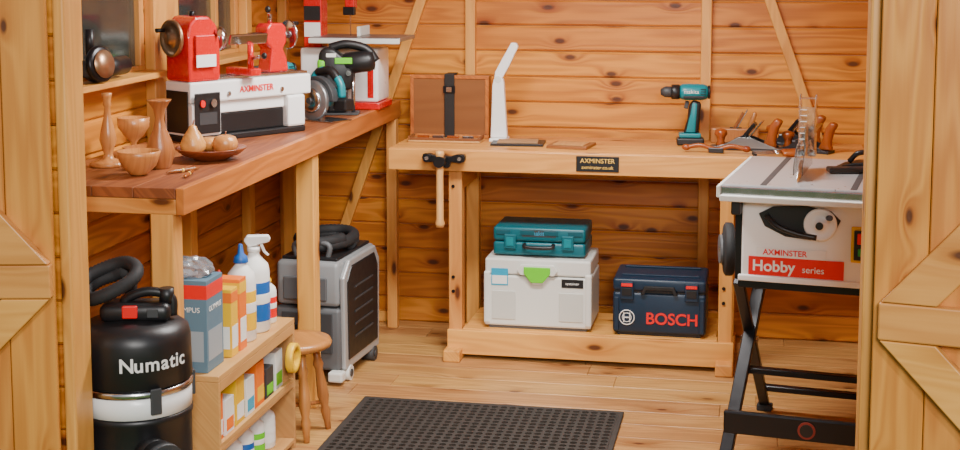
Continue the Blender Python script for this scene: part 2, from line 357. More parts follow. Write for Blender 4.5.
wp.b2((-.10,-.03,0),(.10,.03,.062),vasew,bev=.005); wp.b2((-.02,-.018,.0622),(.03,.018,.064),black,bev=0)
wp.box((.012,0,.085),(.010,.034,.10),turnedd,rot=(0,28,0),bev=.002); wp.box((.024,0,.088),(.004,.036,.12),steel,rot=(0,28,0),bev=.0005)
wp.prism([(.055,.0622),(.085,.0622),(.082,.09),(.094,.125),(.080,.135),(.066,.11),(.058,.085)],.022,vasew,(0,0,0),'XZ',bev=.006,smooth=True)
wp.done((-.105,6.185,ZB),2)
ch=M('chisel_set')
for i in range(3):
    y=i*.032; ch.lathe([(.006,0),(.010,.01),(.013,.05),(.011,.09),(.007,.10)],handlew,(.0,y,.0135),(1,0,0),n=16); ch.cyl((-.03,y,.0135),(0,y,.0135),.005,steel,n=10); ch.b2((-.11,y-.007,.0125),(-.03,y+.007,.0155),steel,bev=.0005)
    ch.b2((-.112,y-.008,0),(-.10,y+.008,.0124),black,bev=0)
ch.done((.09,5.775,ZB),6)
sp=M('spokeshave'); sp.tube([(-.12,0,.02),(-.06,0,.03),(0,0,.015),(.06,0,.03),(.12,0,.02)],.009,handlew); sp.box((0,0,.0125),(.06,.03,.02),irond,bev=.003); sp.ell((-.12,0,.02),(.018,.013,.013),handlew); sp.ell((.12,0,.02),(.018,.013,.013),handlew); sp.done((-.17,5.84,ZB),-4)
# ---------------------------------------------------------------- cases under the bench
ZS=.1255
t=M('tool_case'); W,D,H=.445,.30,.295
t.b2((-W/2,0,.012),(W/2,D,H*.76),lgrey,bev=.008); t.b2((-W/2+.003,.002,H*.77),(W/2-.003,D-.002,H),lgrey,bev=.008)
t.b2((-W/2+.01,.01,H*.755),(W/2-.01,D-.01,H*.775),mgrey,bev=0)
t.b2((-W/2+.02,.01,0),(W/2-.02,D-.01,.0125),mgrey,bev=0)
t.prism([(-.085,.02),(-.07,.045),(.07,.045),(.085,.02),(.07,0),(.04,0),(.022,-.038),(-.022,-.038),(-.04,0),(-.07,0)],.014,lgrey,(0,-.006,H*.78),'XZ',bev=.003)
t.prism([(-.055,.030),(.055,.030),(.055,.004),(.024,-.034),(-.024,-.034),(-.055,.004)],.008,green,(0,-.015,H*.80),'XZ',bev=.002)
cp=mat('case_panel',(.57,.58,.53),.5)
for x in (-.14,.14): t.b2((x-.05,-.003,.04),(x+.05,.001,.16),cp,bev=.002)
t.b2((-W/2+.03,-.002,H*.62),(-W/2+.10,.001,H*.86),cyan,bev=0); t.b2((-W/2+.034,-.0025,H*.64),(-W/2+.096,.001,H*.76),paper,bev=0)
t.b2((.10,-.002,H*.62),(.19,.001,H*.74),black,bev=0)
for s_ in (-1,1): t.box((s_*(W/2-.012),.02,.13),(.028,.05,.22),lgrey,bev=.008)
t.b2((-.1,.08,H+.0002),(.1,.1,H+.006),mgrey,bev=.002)
to=t.done((-.885,5.79,ZS)); text('systainer',.016,(.145,-.0025,H*.68),(90,0,0),paper,to)
t=M('power_tool_case'); W,D,H=.385,.25,.118
t.b2((-W/2,0,0),(W/2,D,H*.48),teal,bev=.012,seg=3); t.b2((-W/2,0,H*.50),(W/2,D,H),teal,bev=.012,seg=3)
for x in (-.12,.12): t.box((x,-.004,H*.5),(.05,.012,.06),teal,bev=.004); t.box((x,-.011,H*.5),(.03,.004,.035),tealb,bev=.001)
t.tube([(-.06,-.004,H*.42),(-.055,-.022,H*.35),(0,-.026,H*.33),(.055,-.022,H*.35),(.06,-.004,H*.42)],.008,black)
for x in (-.15,-.05,.05,.15): t.box((x,-.001,H*.82),(.06,.006,.02),mat('teal_rib',(.0,.075,.10),.4),bev=.002)
t.b2((-.07,-.0015,H*.68),(.07,.001,H*.92),drk,bev=0)
to=t.done((-.885,5.83,ZS+.3015+.0005)); text('makita',.026,(0,-.0022,H*.8),(90,0,0),cyan,to)
t=M('tool_case'); W,D,H=.375,.28,.235
t.b2((-W/2,0,.01),(W/2,D,H*.76),navy,bev=.012,seg=3); t.b2((-W/2,0,H*.78),(W/2,D,H),navy,bev=.012,seg=3)
t.b2((-W/2+.008,.006,H*.75),(W/2-.008,D-.006,H*.79),black,bev=0); t.b2((-W/2+.02,.01,0),(W/2-.02,D-.01,.0102),black,bev=0)
for x in (-.13,.13): t.box((x,-.005,H*.80),(.055,.014,.075),navy,bev=.004); t.box((x,-.0135,H*.90),(.045,.005,.012),redp,bev=.001); t.box((x,-.0135,H*.78),(.04,.004,.03),black,bev=.001)
t.prism([(-.075,.0),(-.06,.035),(.06,.035),(.075,.0),(.06,.0),(.05,.02),(-.05,.02),(-.06,.0)],.016,black,(0,-.006,H*.74),'XZ',bev=.002)
for x in (-.172,.172): t.box((x,-.002,H*.38),(.02,.012,H*.6),navy,bev=.004)
for y in (.06,.22): t.b2((-W/2+.03,y,H+.0001),(W/2-.03,y+.02,H+.007),navy,bev=.002)
to=t.done((-.385,5.78,ZS))
text('BOSCH',.066,(.052,-.002,.072),(90,0,0),redp,to,bold=.0014,sx=.98)
rg=M('logo_ring'); rg.tube([(.03*math.cos(i*math.pi/12),0,.03*math.sin(i*math.pi/12)) for i in range(24)],.0022,paper,closed=True,sub=1,n=6)
rg.tube([(.018*math.cos(i*math.pi/12),0,.018*math.sin(i*math.pi/12)) for i in range(24)],.0016,paper,closed=True,sub=1,n=6)
rg.box((-.012,0,0),(.004,.002,.04),paper,bev=0); rg.box((.012,0,0),(.004,.002,.04),paper,bev=0); rg.box((0,0,0),(.022,.002,.004),paper,bev=0)
ro=rg.done((-.130,-.002,.075)); ro.parent=to
# ---------------------------------------------------------------- rubber mat
bm=bmesh.new(); p=.0335; nx,ny=28,30; ox,oy=-1.422,4.115; zt=.012
R8=[(math.cos(rad(22.5+45*i))*.0132,math.sin(rad(22.5+45*i))*.0132) for i in range(8)]
SQ=[(1,.41),(.41,1),(-.41,1),(-1,.41),(-1,-.41),(-.41,-1),(.41,-1),(1,-.41)]
mm=M('rubber_mat')
for i in range(nx):
    for j in range(ny):
        cx,cy=ox+(i+.5)*p,oy+(j+.5)*p; q=p/2
        sq=[bm.verts.new((cx+a*q,cy+b_*q,zt)) for a,b_ in SQ]; sq2=[(1,1),(-1,1),(-1,-1),(1,-1)]
        cr=[bm.verts.new((cx+a*q,cy+b_*q,zt)) for a,b_ in sq2]
        it=[bm.verts.new((cx+a,cy+b_,zt)) for a,b_ in R8]; ib=[bm.verts.new((cx+a,cy+b_,.001)) for a,b_ in R8]
        for k in range(8):
            k2=(k+1)%8
            bm.faces.new((sq[k],sq[k2],it[k2],it[k])); bm.faces.new((it[k],it[k2],ib[k2],ib[k]))
        for k,c_ in ((0,0),(2,1),(4,2),(6,3)): bm.faces.new((sq[k],cr[c_],sq[k+1]))
bmesh.ops.recalc_face_normals(bm,faces=bm.faces)
mm.add(bm,matrub)
X1_,Y1_=ox+nx*p,oy+ny*p
for a,b_ in (((ox-.02,oy-.02,0),(X1_+.02,oy,.012)),((ox-.02,Y1_,0),(X1_+.02,Y1_+.02,.012)),((ox-.02,oy,0),(ox,Y1_,.012)),((X1_,oy,0),(X1_+.02,Y1_,.012))): mm.b2(a,b_,matrub,bev=.003)
mm.done((0,0,.0005))
# ---------------------------------------------------------------- table saw
s=M('table_saw')
TZ=.94; TW,TD=.60,.68
s.b2((0,0,TZ-.03),(TW,TD,TZ),alloy,bev=.004)
for x in (.12,.40): s.b2((x,.01,TZ+.0002),(x+.02,TD-.01,TZ+.001),drk,bev=0)
s.b2((.0,-.022,TZ-.035),(TW,-.001,TZ-.005),steel,bev=.003); s.b2((.0,-.04,TZ-.05),(TW,-.0225,TZ-.03),lgrey,bev=.003)
s.b2((-.012,-.03,TZ-.04),(-.0005,TD,TZ-.002),lgrey,bev=.003)
s.b2((.06,.04,TZ-.315),(TW-.02,TD-.10,TZ-.031),white,bev=.01,seg=3)
s.b2((.052,.032,TZ-.318),(TW-.014,.045,TZ-.298),white,bev=.004)
slot=[( .115,TZ-.095),(.16,TZ-.070),(.26,TZ-.062),(.34,TZ-.075),(.372,TZ-.105),(.352,TZ-.145),(.28,TZ-.172),(.20,TZ-.165),(.135,TZ-.135)]
s.prism(slot,.01,black,(0,.037,0),'XZ',bev=.002)
s.lathe([(.046,0),(.052,.003),(.052,.012),(.046,.016),(.036,.010),(.014,.010),(.014,.03),(.0,.032)],white,(.31,.03,TZ-.118),(0,-1,0))
s.cyl((.31,.0,TZ-.118),(.31,-.008,TZ-.118),.012,black)
s.cyl((.335,.02,TZ-.095),(.345,-.035,TZ-.085),.009,black)
s.tube([(.14,.03,TZ-.10),(.18,.01,TZ-.13),(.24,.01,TZ-.150),(.30,.015,TZ-.16)],.009,black)
s.b2((.085,.036,TZ-.296),(.385,.039,TZ-.236),redp,bev=0)
s.b2((.11,.036,TZ-.2355),(.33,.039,TZ-.205),paper,bev=0)
s.b2((.405,.028,TZ-.235),(.48,.041,TZ-.12),yellow,bev=.004); s.b2((.415,.018,TZ-.225),(.47,.0285,TZ-.13),black,bev=.003); s.box((.443,.014,TZ-.155),(.036,.01,.034),redp,bev=.003); s.box((.443,.014,TZ-.198),(.03,.008,.024),mat('green_button',(.02,.35,.06),.4),bev=.003)
def leg(p0,p1,wd=.045,mt=blackm):
    p0=Vector(p0);p1=Vector(p1);d=(p1-p0); L=d.length; q=d.to_track_quat('Z','Y')
    bm=bmesh.new(); bmesh.ops.create_cube(bm,size=1)
    for v_ in bm.verts: v_.co=Vector((v_.co.x*wd,v_.co.y*wd*.6,v_.co.z*L))
    bmesh.ops.bevel(bm,geom=bm.edges[:],offset=.003,segments=1,affect='EDGES')
    s.add(bm,mt,Matrix.Translation((p0+p1)/2)@q.to_matrix().to_4x4())
# folding stand: on each side a front leg and a back leg that cross at a pivot
leg((.080,TD-.22,TZ-.33),(.028,-.03,.02),.042); leg((.050,.07,TZ-.33),(.064,TD-.02,.02),.036)
leg((TW-.07,TD-.22,TZ-.33),(TW-.02,-.03,.02),.042); leg((TW-.035,.07,TZ-.33),(TW-.055,TD-.02,.02),.036)
for x in (.058,TW-.05): s.cyl((x-.03,.285,TZ-.33-.245),(x+.03,.285,TZ-.33-.245),.012,steel)
s.b2((.05,.05,TZ-.345),(TW-.03,.09,TZ-.319),blackm); s.b2((.05,TD-.24,TZ-.345),(TW-.04,TD-.20,TZ-.319),blackm)
leg((.055,.22,.275),(TW-.04,.22,.275),.035); leg((.064,TD-.07,.10),(TW-.055,TD-.07,.10),.035)
s.b2((.025,-.035,.13),(TW-.01,-.012,.205),blackm,bev=.006)
s.cyl((.29,-.036,.167),(.29,-.040,.167),.028,mat('dull_red',(.25,.03,.02),.5)); s.cyl((.29,-.040,.167),(.29,-.042,.167),.021,black)
for x,y in ((.028,-.03),(TW-.02,-.03),(.064,TD-.02),(TW-.055,TD-.02)): s.box((x,y,.012),(.055,.045,.024),rubber,bev=.004)
s.box((.045,.10,TZ-.18),(.022,.05,.30),blackm,rot=(4,0,0),bev=.003); s.box((.045,.03,TZ-.07),(.03,.05,.06),black,bev=.004)
s.lathe([(.02,0),(.055,.0),(.060,.006),(.083,.006),(.092,.012),(.092,.034),(.083,.04),(.06,.04),(.055,.046),(.02,.046)],rubber,(-.005,.34,TZ-.28),(-1,-.25,0)); s.cyl((-.005,.34,TZ-.28),(-.058,.325,TZ-.28),.05,mgrey); s.cyl((.07,.34,TZ-.28),(-.06,.33,TZ-.28),.012,steel)
GX=.225
s.b2((GX-.002,.30,TZ),(GX+.002,.38,TZ+.16),steel,bev=.0005)
for x in (GX-.014,GX+.014): s.prism([(.12,.0),(.40,.0),(.40,.06),(.34,.09),(.20,.09),(.12,.03)],.003,glass,(x,0,TZ+.02),'YZ',bev=0)
for x in (GX-.026,GX+.026): s.prism([(.35,.06),(.41,.06),(.415,.23),(.40,.26),(.370,.26),(.345,.22)],.003,glass,(x,0,TZ),'YZ',bev=0)
s.b2((GX-.0245,.36,TZ+.245),(GX+.0245,.40,TZ+.248),glass,bev=0); s.box((GX,.385,TZ+.06),(.058,.04,.02),alloy,bev=.004); s.b2((GX-.0245,.345,TZ+.07),(GX+.0245,.348,TZ+.22),glass,bev=0)
for i in range(7): s.b2((GX-.022,.341,TZ+.09+i*.020),(GX+.0,.344,TZ+.092+i*.020),lgrey,bev=0)
s.lathe([(.0,0),(.12,0),(.12,.002),(0,.002)],steel,(GX-.001,.20,TZ-.06),(1,0,0),n=40)
s.prism([(.31,.0015),(.47,.0015),(.46,.02),(.42,.03),(.38,.028),(.34,.018)],.09,black,(0,.46,TZ),'XZ',bev=.004); s.tube([(.36,.44,TZ+.03),(.39,.43,TZ+.06),(.44,.45,TZ+.06),(.46,.46,TZ+.03)],.009,black)
s.box((.36,.36,TZ+.012),(.13,.05,.018),black,rot=(0,0,20),bev=.004)
so=s.done((-.116,4.655,0),-8)
text('AXMINSTER',.026,(.20,.0345,TZ-.220),(90,0,0),redp,so,sx=1,bold=.0004); text('Hobby',.050,(.165,.034,TZ-.266),(90,0,0),paper,so,'label_lettering',bold=.001); text('series',.030,(.29,.034,TZ-.270),(90,0,0),paper,so,'label_lettering_small')
# ---------------------------------------------------------------- vacuum
v=M('drum_vacuum_cleaner')
v.lathe([(.10,.03),(.135,.035),(.142,.05),(.145,.23),(.148,.235)],drk,n=40)
v.lathe([(.148,.2351),(.153,.238),(.153,.26),(.149,.265),(.149,.43),(.153,.435),(.153,.448),(.148,.451)],black,n=40)
v.lathe([(.146,.4515),(.151,.453),(.151,.505),(.146,.508)],white,n=40)
v.lathe([(.147,.5085),(.154,.511),(.155,.525),(.147,.529)],steel,n=40)
v.lathe([(.147,.5295),(.153,.533),(.151,.645),(.145,.67),(.12,.688),(.05,.695),(0,.696)],black,n=40)
v.box((0.01,.0,.715),(.19,.10,.05),black,bev=.02,seg=3); v.tube([(-.03,0,.71),(-.02,0,.745),(0.04,0,.765),(.10,0,.75),(.105,0,.70)],.013,black)
v.box((.0,-.055,.722),(.04,.012,.034),redp,bev=.003); v.box((.06,-.053,.718),(.03,.01,.024),drk,bev=.002); v.cyl((.09,.0,.735),(.09,.0,.775),.02,black)
for a in (-60,20): 
    c_,s_=math.cos(rad(a)),math.sin(rad(a)); v.box((.156*c_,.156*s_,.50),(.010,.03,.07),drk,rot=(0,0,a),bev=.003)
for i in range(4):
    a=rad(45+90*i); v.ell((.13*math.cos(a),.13*math.sin(a),.022),(.022,.022,.022),black); 
v.cyl((.04,-.10,.36),(.085,-.17,.352),.046,black); v.cyl((.08,-.16,.352),(.12,-.215,.345),.053,black,r1=.040); v.cyl((.097,-.185,.349),(.108,-.20,.347),.058,drk)
pts=[(-.06,.06,.69),(-.02,.075,.72)]
for i in range(17):
    a=1.1+i*.52; pts.append((-.062+(.070+.008*math.sin(i*.9))*math.cos(a),.0+.072*math.sin(a),.775+.030*math.sin(a+.9)+i*.0024))
v.tube(pts,[.0195,.0172],rubber,sub=8)
vo=v.done((-1.655,3.595,0),14)
adv={'N':.75,'u':.62,'m':.95,'a':.60,'t':.42,'i':.30,'c':.56}; sz=.046; cur=0
for ch_ in 'Numatic':
    wd=adv[ch_]*sz; r=.1545; a=rad(-94)+(cur+wd/2)/r; cur+=wd
    text(ch_,sz*1.15,(r*math.cos(a),r*math.sin(a),.600),(90,0,math.degrees(a)+90),paper,vo,'letter',bold=.0010)
# ---------------------------------------------------------------- small shelf unit
u=M('storage_shelf_unit'); ux0,ux1,uy0,uy1=-1.745,-1.53,3.885,4.585
u.b2((ux0,uy0,.432),(ux1,uy1,.45),plyw,bev=.002); u.b2((ux0,uy0,.0),(ux1,uy0+.016,.4315),plyw,bev=.002); u.b2((ux0,uy1-.016,0),(ux1,uy1,.4315),plyw,bev=.002)
u.b2((ux0,uy0+.0165,.215),(ux1,uy1-.0165,.23),plyw,bev=.002); u.b2((ux0,uy0+.0165,.02),(ux1,uy1-.0165,.035),plyw,bev=.002); u.b2((ux0,uy0+.0165,.036),(ux0+.008,uy1-.0165,.43),plyw,bev=0)
u.b2((ux1-.014,uy0+.0165,.2305),(ux1,uy1-.0165,.245),plyw,bev=.001); u.b2((ux1-.014,uy0+.0165,.40),(ux1,uy1-.0165,.4315),plyw,bev=.001)
u.done()
def carton(name,loc,d,m1,m2,m3=None,rz=0,tx=None,tm=None):
    c=M(name); c.b2((-d[0]/2,-d[1]/2,0),(d[0]/2,d[1]/2,d[2]),m1,bev=.0015)
    for face in (0,1):
        if face==0:
            c.b2((-d[0]*.42,-d[1]/2-.0006,d[2]*.12),(d[0]*.42,-d[1]/2+.001,d[2]*.45),m2,bev=0)
            if m3: c.b2((-d[0]*.5,-d[1]/2-.0006,d[2]*.8),(d[0]*.5,-d[1]/2+.001,d[2]*.95),m3,bev=0)
        else:
            c.b2((d[0]/2-.001,-d[1]*.42,d[2]*.12),(d[0]/2+.0006,d[1]*.42,d[2]*.45),m2,bev=0)
            if m3: c.b2((d[0]/2-.001,-d[1]*.5,d[2]*.8),(d[0]/2+.0006,d[1]*.5,d[2]*.95),m3,bev=0)
    o=c.done(loc,rz)
    if tx: text(tx,d[1]*.17,(d[0]/2+.0012,0,d[2]*.68),(90,0,90),tm or paper,o); text(tx,d[0]*.16,(0,-d[1]/2-.0012,d[2]*.68),(90,0,0),tm or paper,o)
    return o
def bottle(name,loc,r,h,m1,m2,cap,spray=False,rz=0,lid=None):
    b=M(name)
    b.lathe([(r*.9,0),(r,.006),(r,h*.62),(r*.9,h*.70),(r*.45,h*.78),(r*.36,h*.80),(r*.36,h*.83)],m1)
    b.lathe([(r*1.01,h*.12),(r*1.012,h*.125),(r*1.012,h*.52),(r*1.01,h*.525)],m2)
    b.lathe([(r*1.014,h*.30),(r*1.018,h*.305),(r*1.018,h*.40),(r*1.014,h*.405)],paper if m2 is not paper else m1)
    if spray:
        b.cyl((0,0,h*.83),(0,0,h*.88),r*.42,cap); b.prism([(-.018,h*.88),(.05,h*.93),(.055,h*.96),(.048,h),(-.02,h),(-.032,h*.95)],.026,cap,(0,0,0),'XZ',bev=.004)
        b.prism([(.02,h*.90),(.03,h*.905),(.038,h*.83),(.05,h*.79),(.044,h*.78),(.03,h*.82)],.012,cap,(0,0,0),'XZ',bev=.002)
    else:
        b.lathe([(r*.5,h*.81),(r*.52,h*.815),(r*.45,h*.87),(r*.22,h*.90),(r*.14,h*.99),(r*.1,h)],cap)
    return b.done(loc,rz)
zt=.4505
carton('product_carton',(-1.64,3.975,zt),(.135,.13,.275),boxblue,mat('carton_photo',(.30,.36,.40),.4),redp,tx='OLYMPUS')
carton('glue_carton',(-1.60,4.11,zt),(.075,.055,.21),yellow,paper,orange); carton('glue_carton',(-1.60,4.185,zt),(.075,.06,.225),orange,paper,yellow)
bottle('glue_bottle',(-1.605,4.285,zt),.046,.31,paper,yellow,blue); bottle('spray_bottle',(-1.605,4.405,zt),.050,.315,paper,blue,white,True,20)
bottle('glue_bottle',(-1.60,4.51,zt),.032,.17,paper,redp,yellow)
bottle('glue_bottle',(-1.70,4.34,zt),.034,.21,paper,blue,mat('bottle_red',(.6,.03,.02),.4)); 
bg=M('plastic_bag')
bm=bmesh.new(); bmesh.ops.create_icosphere(bm,subdivisions=3,radius=1)
for v_ in bm.verts:
    k=1+.22*math.sin(v_.co.x*7+v_.co.z*5)*math.cos(v_.co.y*9); v_.co=Vector((v_.co.x*.06*k,v_.co.y*.05*k,max(-.02,v_.co.z*.035*k)))
bg.add(bm,bagm,None,False); bg.done((-1.64,3.98,zt+.275+.0205))
cols=[(orange,paper),(paper,orange),(yellow,paper),(paper,cyan),(orange,yellow),(drk,green),(paper,green)]
for i,(a,b_) in enumerate(cols): carton('abrasive_carton',(-1.60,3.945+i*.091,.2305),(.09,.07,[.14,.11,.15,.12,.145,.1,.13][i]),a,b_)
for i in range(6): bottle('finish_bottle',(-1.60,3.955+i*.103,.0355),.034,.165,paper,[green,cyan,orange,blue,green,paper][i],[black,green,white,redp,black,white][i])
tr=M('tape_roll'); tr.lathe([(.028,-.012),(.048,-.012),(.050,-.010),(.050,.010),(.048,.012),(.028,.012),(.028,-.012)],yellow,(0,0,0),(1,0,0)); tr.done((-1.515,4.52,.33)) 
# ---------------------------------------------------------------- stool
stoolw=wood('stool_wood',(.52,.21,.058),(.26,.075,.016),'Z',knots=False,fine=2.0,rough=.32)
s=M('wooden_stool')
HS=.035
s.lathe([(.0,.27+HS),(.10,.272+HS),(.122,.28+HS),(.126,.292+HS),(.120,.304+HS),(.09,.302+HS),(0,.298+HS)],stoolw,n=40)
for i in range(4):
    a=rad(35+90*i); p0=Vector((.07*math.cos(a),.07*math.sin(a),.272+HS)); p1=Vector((.115*math.cos(a),.115*math.sin(a),.0))
    d=p1-p0; L=d.length; s.lathe([(.012,0),(.013,L*.15),(.019,L*.22),(.013,L*.28),(.018,L*.45),(.021,L*.6),(.013,L*.72),(.018,L*.78),(.012,L*.9),(.010,L)],stoolw,p0,d,n=16)
for i in range(2):
    a=rad(35+90*i); r=.098; s.cyl((r*math.cos(a),r*math.sin(a),.10+.02*i),(-r*math.cos(a),-r*math.sin(a),.10+.02*i),.007,stoolw)
s.done((-1.572,4.722,0))
# ---------------------------------------------------------------- dust extractor
s=M('dust_extractor')
W,D,H=.27,.44,.48
s.b2((-W,0,.05),(0,D,H*.62),mgrey,bev=.015,seg=3); s.b2((-W+.004,.004,H*.63),(-.004,D-.004,H),sgrey,bev=.02,seg=3)
s.prism([(.02,.05),(.42,.05),(.43,.42),(.38,.48),(.08,.48),(.01,.42)],.02,mat('silver_frame',(.40,.41,.41),.35,.3),(.006,0,0),'YZ',bev=.006)
s.prism([(.05,.085),(.395,.085),(.40,.40),(.36,.455),(.09,.455),(.04,.40)],.012,black,(.014,0,0),'YZ',bev=.004)
for i in range(5): s.b2((.02,.12,.16+i*.05),(.0225,.33,.168+i*.05),drk,bev=0)
s.b2((-W+.03,-.008,.12),(-.03,.002,.28),drk,bev=.003); s.b2((-W+.04,-.012,.33),(-.05,.001,.42),mgrey,bev=.004); s.cyl((-.17,-.002,.20),(-.17,-.03,.20),.035,black)
for y in (.07,.36): 
    s.cyl((-.035,y,.03),(.020,y,.03),.03,lgrey if y<.2 else drk); s.cyl((.020,y,.03),(.024,y,.03),.015,drk); s.cyl((-W+.035,y,.03),(-W-.005,y,.03),.03,drk)
s.box((-.01,-.01,.035),(.06,.05,.04),lgrey,bev=.008)
pts=[(-.135+.10*math.cos(i*.45),.22+.16*math.sin(i*.45),H+.035+i*.0012) for i in range(28)]
s.tube(pts,[.024,.0215],rubber,sub=6); s.b2((-W+.02,.03,H+.0001),(-.02,D-.03,H+.012),black,bev=.004)
s.tube([(-.2,.06,H),(-.2,.06,H+.06),(-.07,.06,H+.06),(-.07,.06,H)],.011,mgrey)
s.done((-1.585,5.30,0),-4)
# ---------------------------------------------------------------- things on the left bench
ZL=1.0205
c=M('candlestick'); c.lathe([(.0,0),(.055,0),(.058,.008),(.045,.014),(.018,.022),(.013,.035),(.018,.05),(.026,.075),(.022,.10),(.012,.14),(.009,.17),(.014,.178),(.011,.186),(.015,.20),(.016,.21),(0,.21)],turned); o=c.done((-1.975,4.14,ZL)); o.scale=(1,1,1.08)
c=M('turned_vase'); c.lathe([(.0,0),(.030,0),(.032,.004),(.040,.03),(.043,.055),(.036,.085),(.020,.12),(.014,.15),(.018,.18),(.034,.205),(.038,.21),(.030,.203),(.012,.17),(0,.16)],vasew); c.done((-1.80,4.13,ZL))
c=M('wooden_bowl'); c.lathe([(.0,0),(.025,0),(.028,.004),(.05,.025),(.062,.055),(.064,.07),(.060,.071),(.045,.035),(.02,.012),(0,.01)],turned); c.done((-1.805,3.985,ZL+.002))
c=M('wooden_goblet'); c.lathe([(.0,0),(.03,0),(.03,.005),(.010,.015),(.009,.045),(.03,.065),(.05,.095),(.052,.125),(.048,.126),(.03,.08),(0,.065)],turned); c.done((-1.99,4.36,ZL))
c=M('wooden_bowl'); c.lathe([(.0,0),(.03,0),(.033,.005),(.055,.03),(.06,.05),(.057,.051),(.03,.015),(0,.01)],vasew); c.done((-1.90,4.22,ZL))
c=M('fruit_platter'); c.lathe([(.0,0),(.05,0),(.053,.004),(.09,.018),(.112,.036),(.113,.040),(.108,.040),(.08,.024),(.04,.012),(0,.012)],turnedd,n=44)
c.lathe([(.0,0),(.025,.003),(.040,.02),(.041,.036),(.030,.060),(.016,.080),(.011,.092),(0,.098)],turned,(-.055,-.01,.0175)); c.cyl((-.055,-.01,.11),(-.05,-.01,.130),.002,turnedd,n=8)
c.lathe([(.0,.004),(.022,0),(.038,.018),(.041,.036),(.033,.054),(.014,.060),(0,.054)],turned,(.045,.0,.018)); c.cyl((.045,0,.070),(.048,0,.09),.002,turnedd,n=8)
c.lathe([(.0,.004),(.018,0),(.028,.014),(.030,.026),(.022,.042),(0,.04)],turned,(-.005,.055,.022))
c.done((-1.715,4.33,ZL),20)
for i,(x,y,a) in enumerate(((-1.655,4.0,100),(-1.70,4.06,60))):
    c=M('turned_pen'); c.lathe([(.001,-.06),(.005,-.05),(.006,0),(.0055,.002),(.006,.045),(.003,.06)],turnedd if i else handlew,(0,0,.0062),(1,0,0),n=14); c.cyl((-.004,0,.0062),(.004,0,.0062),.0064,gold,n=14); c.done((x,y,ZL),a)
g=M('angle_grinder')
g.cyl((0,-.02,.04),(0,.16,.04),.032,black); g.lathe([(.030,0),(.038,.01),(.038,.05),(.026,.06)],drk,(0,-.015,.04),(0,-1,0)); g.box((.0,-.085,.045),(.05,.05,.055),drk,bev=.01)
g.lathe([(.0,0),(.055,.0),(.058,.004),(.058,.016),(.05,.022),(0,.022)],blackm,(.028,-.085,.06),(1,-.3,.15)); g.lathe([(.0,0),(.045,0),(.045,.003),(0,.003)],brass,(.052,-.09,.062),(1,-.3,.15)); g.cyl((0,.16,.04),(0,.19,.04),.026,blackm,r1=.015)
g.cyl((-.005,-.07,.09),(-.005,-.07,.17),.014,black)
g.done((-2.085,4.34,zs+.0225))
# lathe
s=M('wood_lathe')
s.b2((0,-.075,.0),(.62,.075,.02),black,bev=.004)
s.b2((.0,-.08,.0205),(.15,.08,.13),white,bev=.008); s.b2((.52,-.075,.0205),(.62,.075,.13),white,bev=.008)
s.b2((0,-.07,.131),(.66,.07,.20),white,bev=.006)
s.b2((.151,-.055,.09),(.519,.055,.1305),white,bev=.004); s.b2((.151,-.05,.0205),(.519,.05,.0895),black,bev=.004)
s.b2((-.006,-.06,.03),(-.0005,.06,.17),black,bev=.002); s.b2((.01,-.086,.03),(.14,-.0805,.165),black,bev=.004)
s.cyl((.045,-.086,.13),(.045,-.093,.13),.012,redp,n=16); s.cyl((.10,-.086,.13),(.10,-.096,.13),.014,steel,n=16); s.b2((.03,-.0875,.06),(.12,-.0855,.10),drk,bev=0)
for x in (.20,.49): s.cyl((x,-.0705,.155),(x,-.076,.155),.008,steel,n=12)
for y in (-.035,.035): s.b2((.16,y-.015,.2005),(.66,y+.015,.21),steel,bev=.001)
s.prism([(0,.2),(.165,.2),(.165,.33),(.150,.385),(.11,.415),(.045,.415),(.01,.39),(0,.35)],.13,red,(0,0,.001),'XZ',bev=.010,smooth=False)
s.box((.08,-.07,.30),(.10,.012,.11),red,bev=.004); s.b2((.03,-.0785,.25),(.13,-.0755,.29),paper,bev=0)
s.cyl((.145,-.065,.36),(.145,-.085,.36),.012,steel,n=16); s.cyl((.08,0,.41),(.08,0,.432),.012,blackm,n=16)
s.lathe([(.012,0),(.055,.0),(.062,.006),(.062,.018),(.055,.024),(.05,.012),(.02,.012),(.02,.03),(.0,.03)],brass,(-.012,0,.345),(-1,0,.0)); s.cyl((0,0,.345),(-.03,0,.345),.015,steel); s.cyl((-.03,.035,.37),(-.07,.035,.37),.007,black)
s.cyl((.165,0,.335),(.20,0,.335),.022,steel); s.lathe([(.03,0),(.042,.004),(.042,.03),(.03,.036)],steel,(.195,0,.335),(1,0,0))
s.prism([(.46,.21),(.57,.21),(.56,.26),(.54,.29),(.56,.31),(.56,.365),(.54,.38),(.47,.38),(.45,.365),(.45,.31),(.475,.29),(.47,.26)],.07,red,(0,0,.001),'XZ',bev=.008)
s.cyl((.45,0,.337),(.38,0,.337),.014,steel); s.cyl((.38,0,.337),(.35,0,.337),.012,steel,r1=.001)
s.cyl((.56,0,.337),(.60,0,.337),.014,steel); s.lathe([(.0,0),(.048,.0),(.052,.006),(.048,.012),(.015,.014),(.0,.02)],steel,(.60,0,.337),(1,0,0)); s.cyl((.612,.0,.375),(.66,0,.375),.007,black)
s.cyl((.50,0,.38),(.50,0,.41),.009,steel); s.cyl((.50,0,.40),(.44,-.05,.43),.007,steel); s.ell((.44,-.05,.43),(.012,.012,.012),black)
s.b2((.28,-.11,.2105),(.34,.03,.235),red,bev=.005); s.cyl((.31,-.08,.235),(.31,-.08,.32),.012,red); s.box((.30,-.08,.335),(.20,.012,.035),steel,rot=(20,0,0),bev=.003); s.cyl((.31,-.09,.27),(.31,-.15,.28),.006,steel); s.ell((.31,-.155,.281),(.011,.011,.011),black)
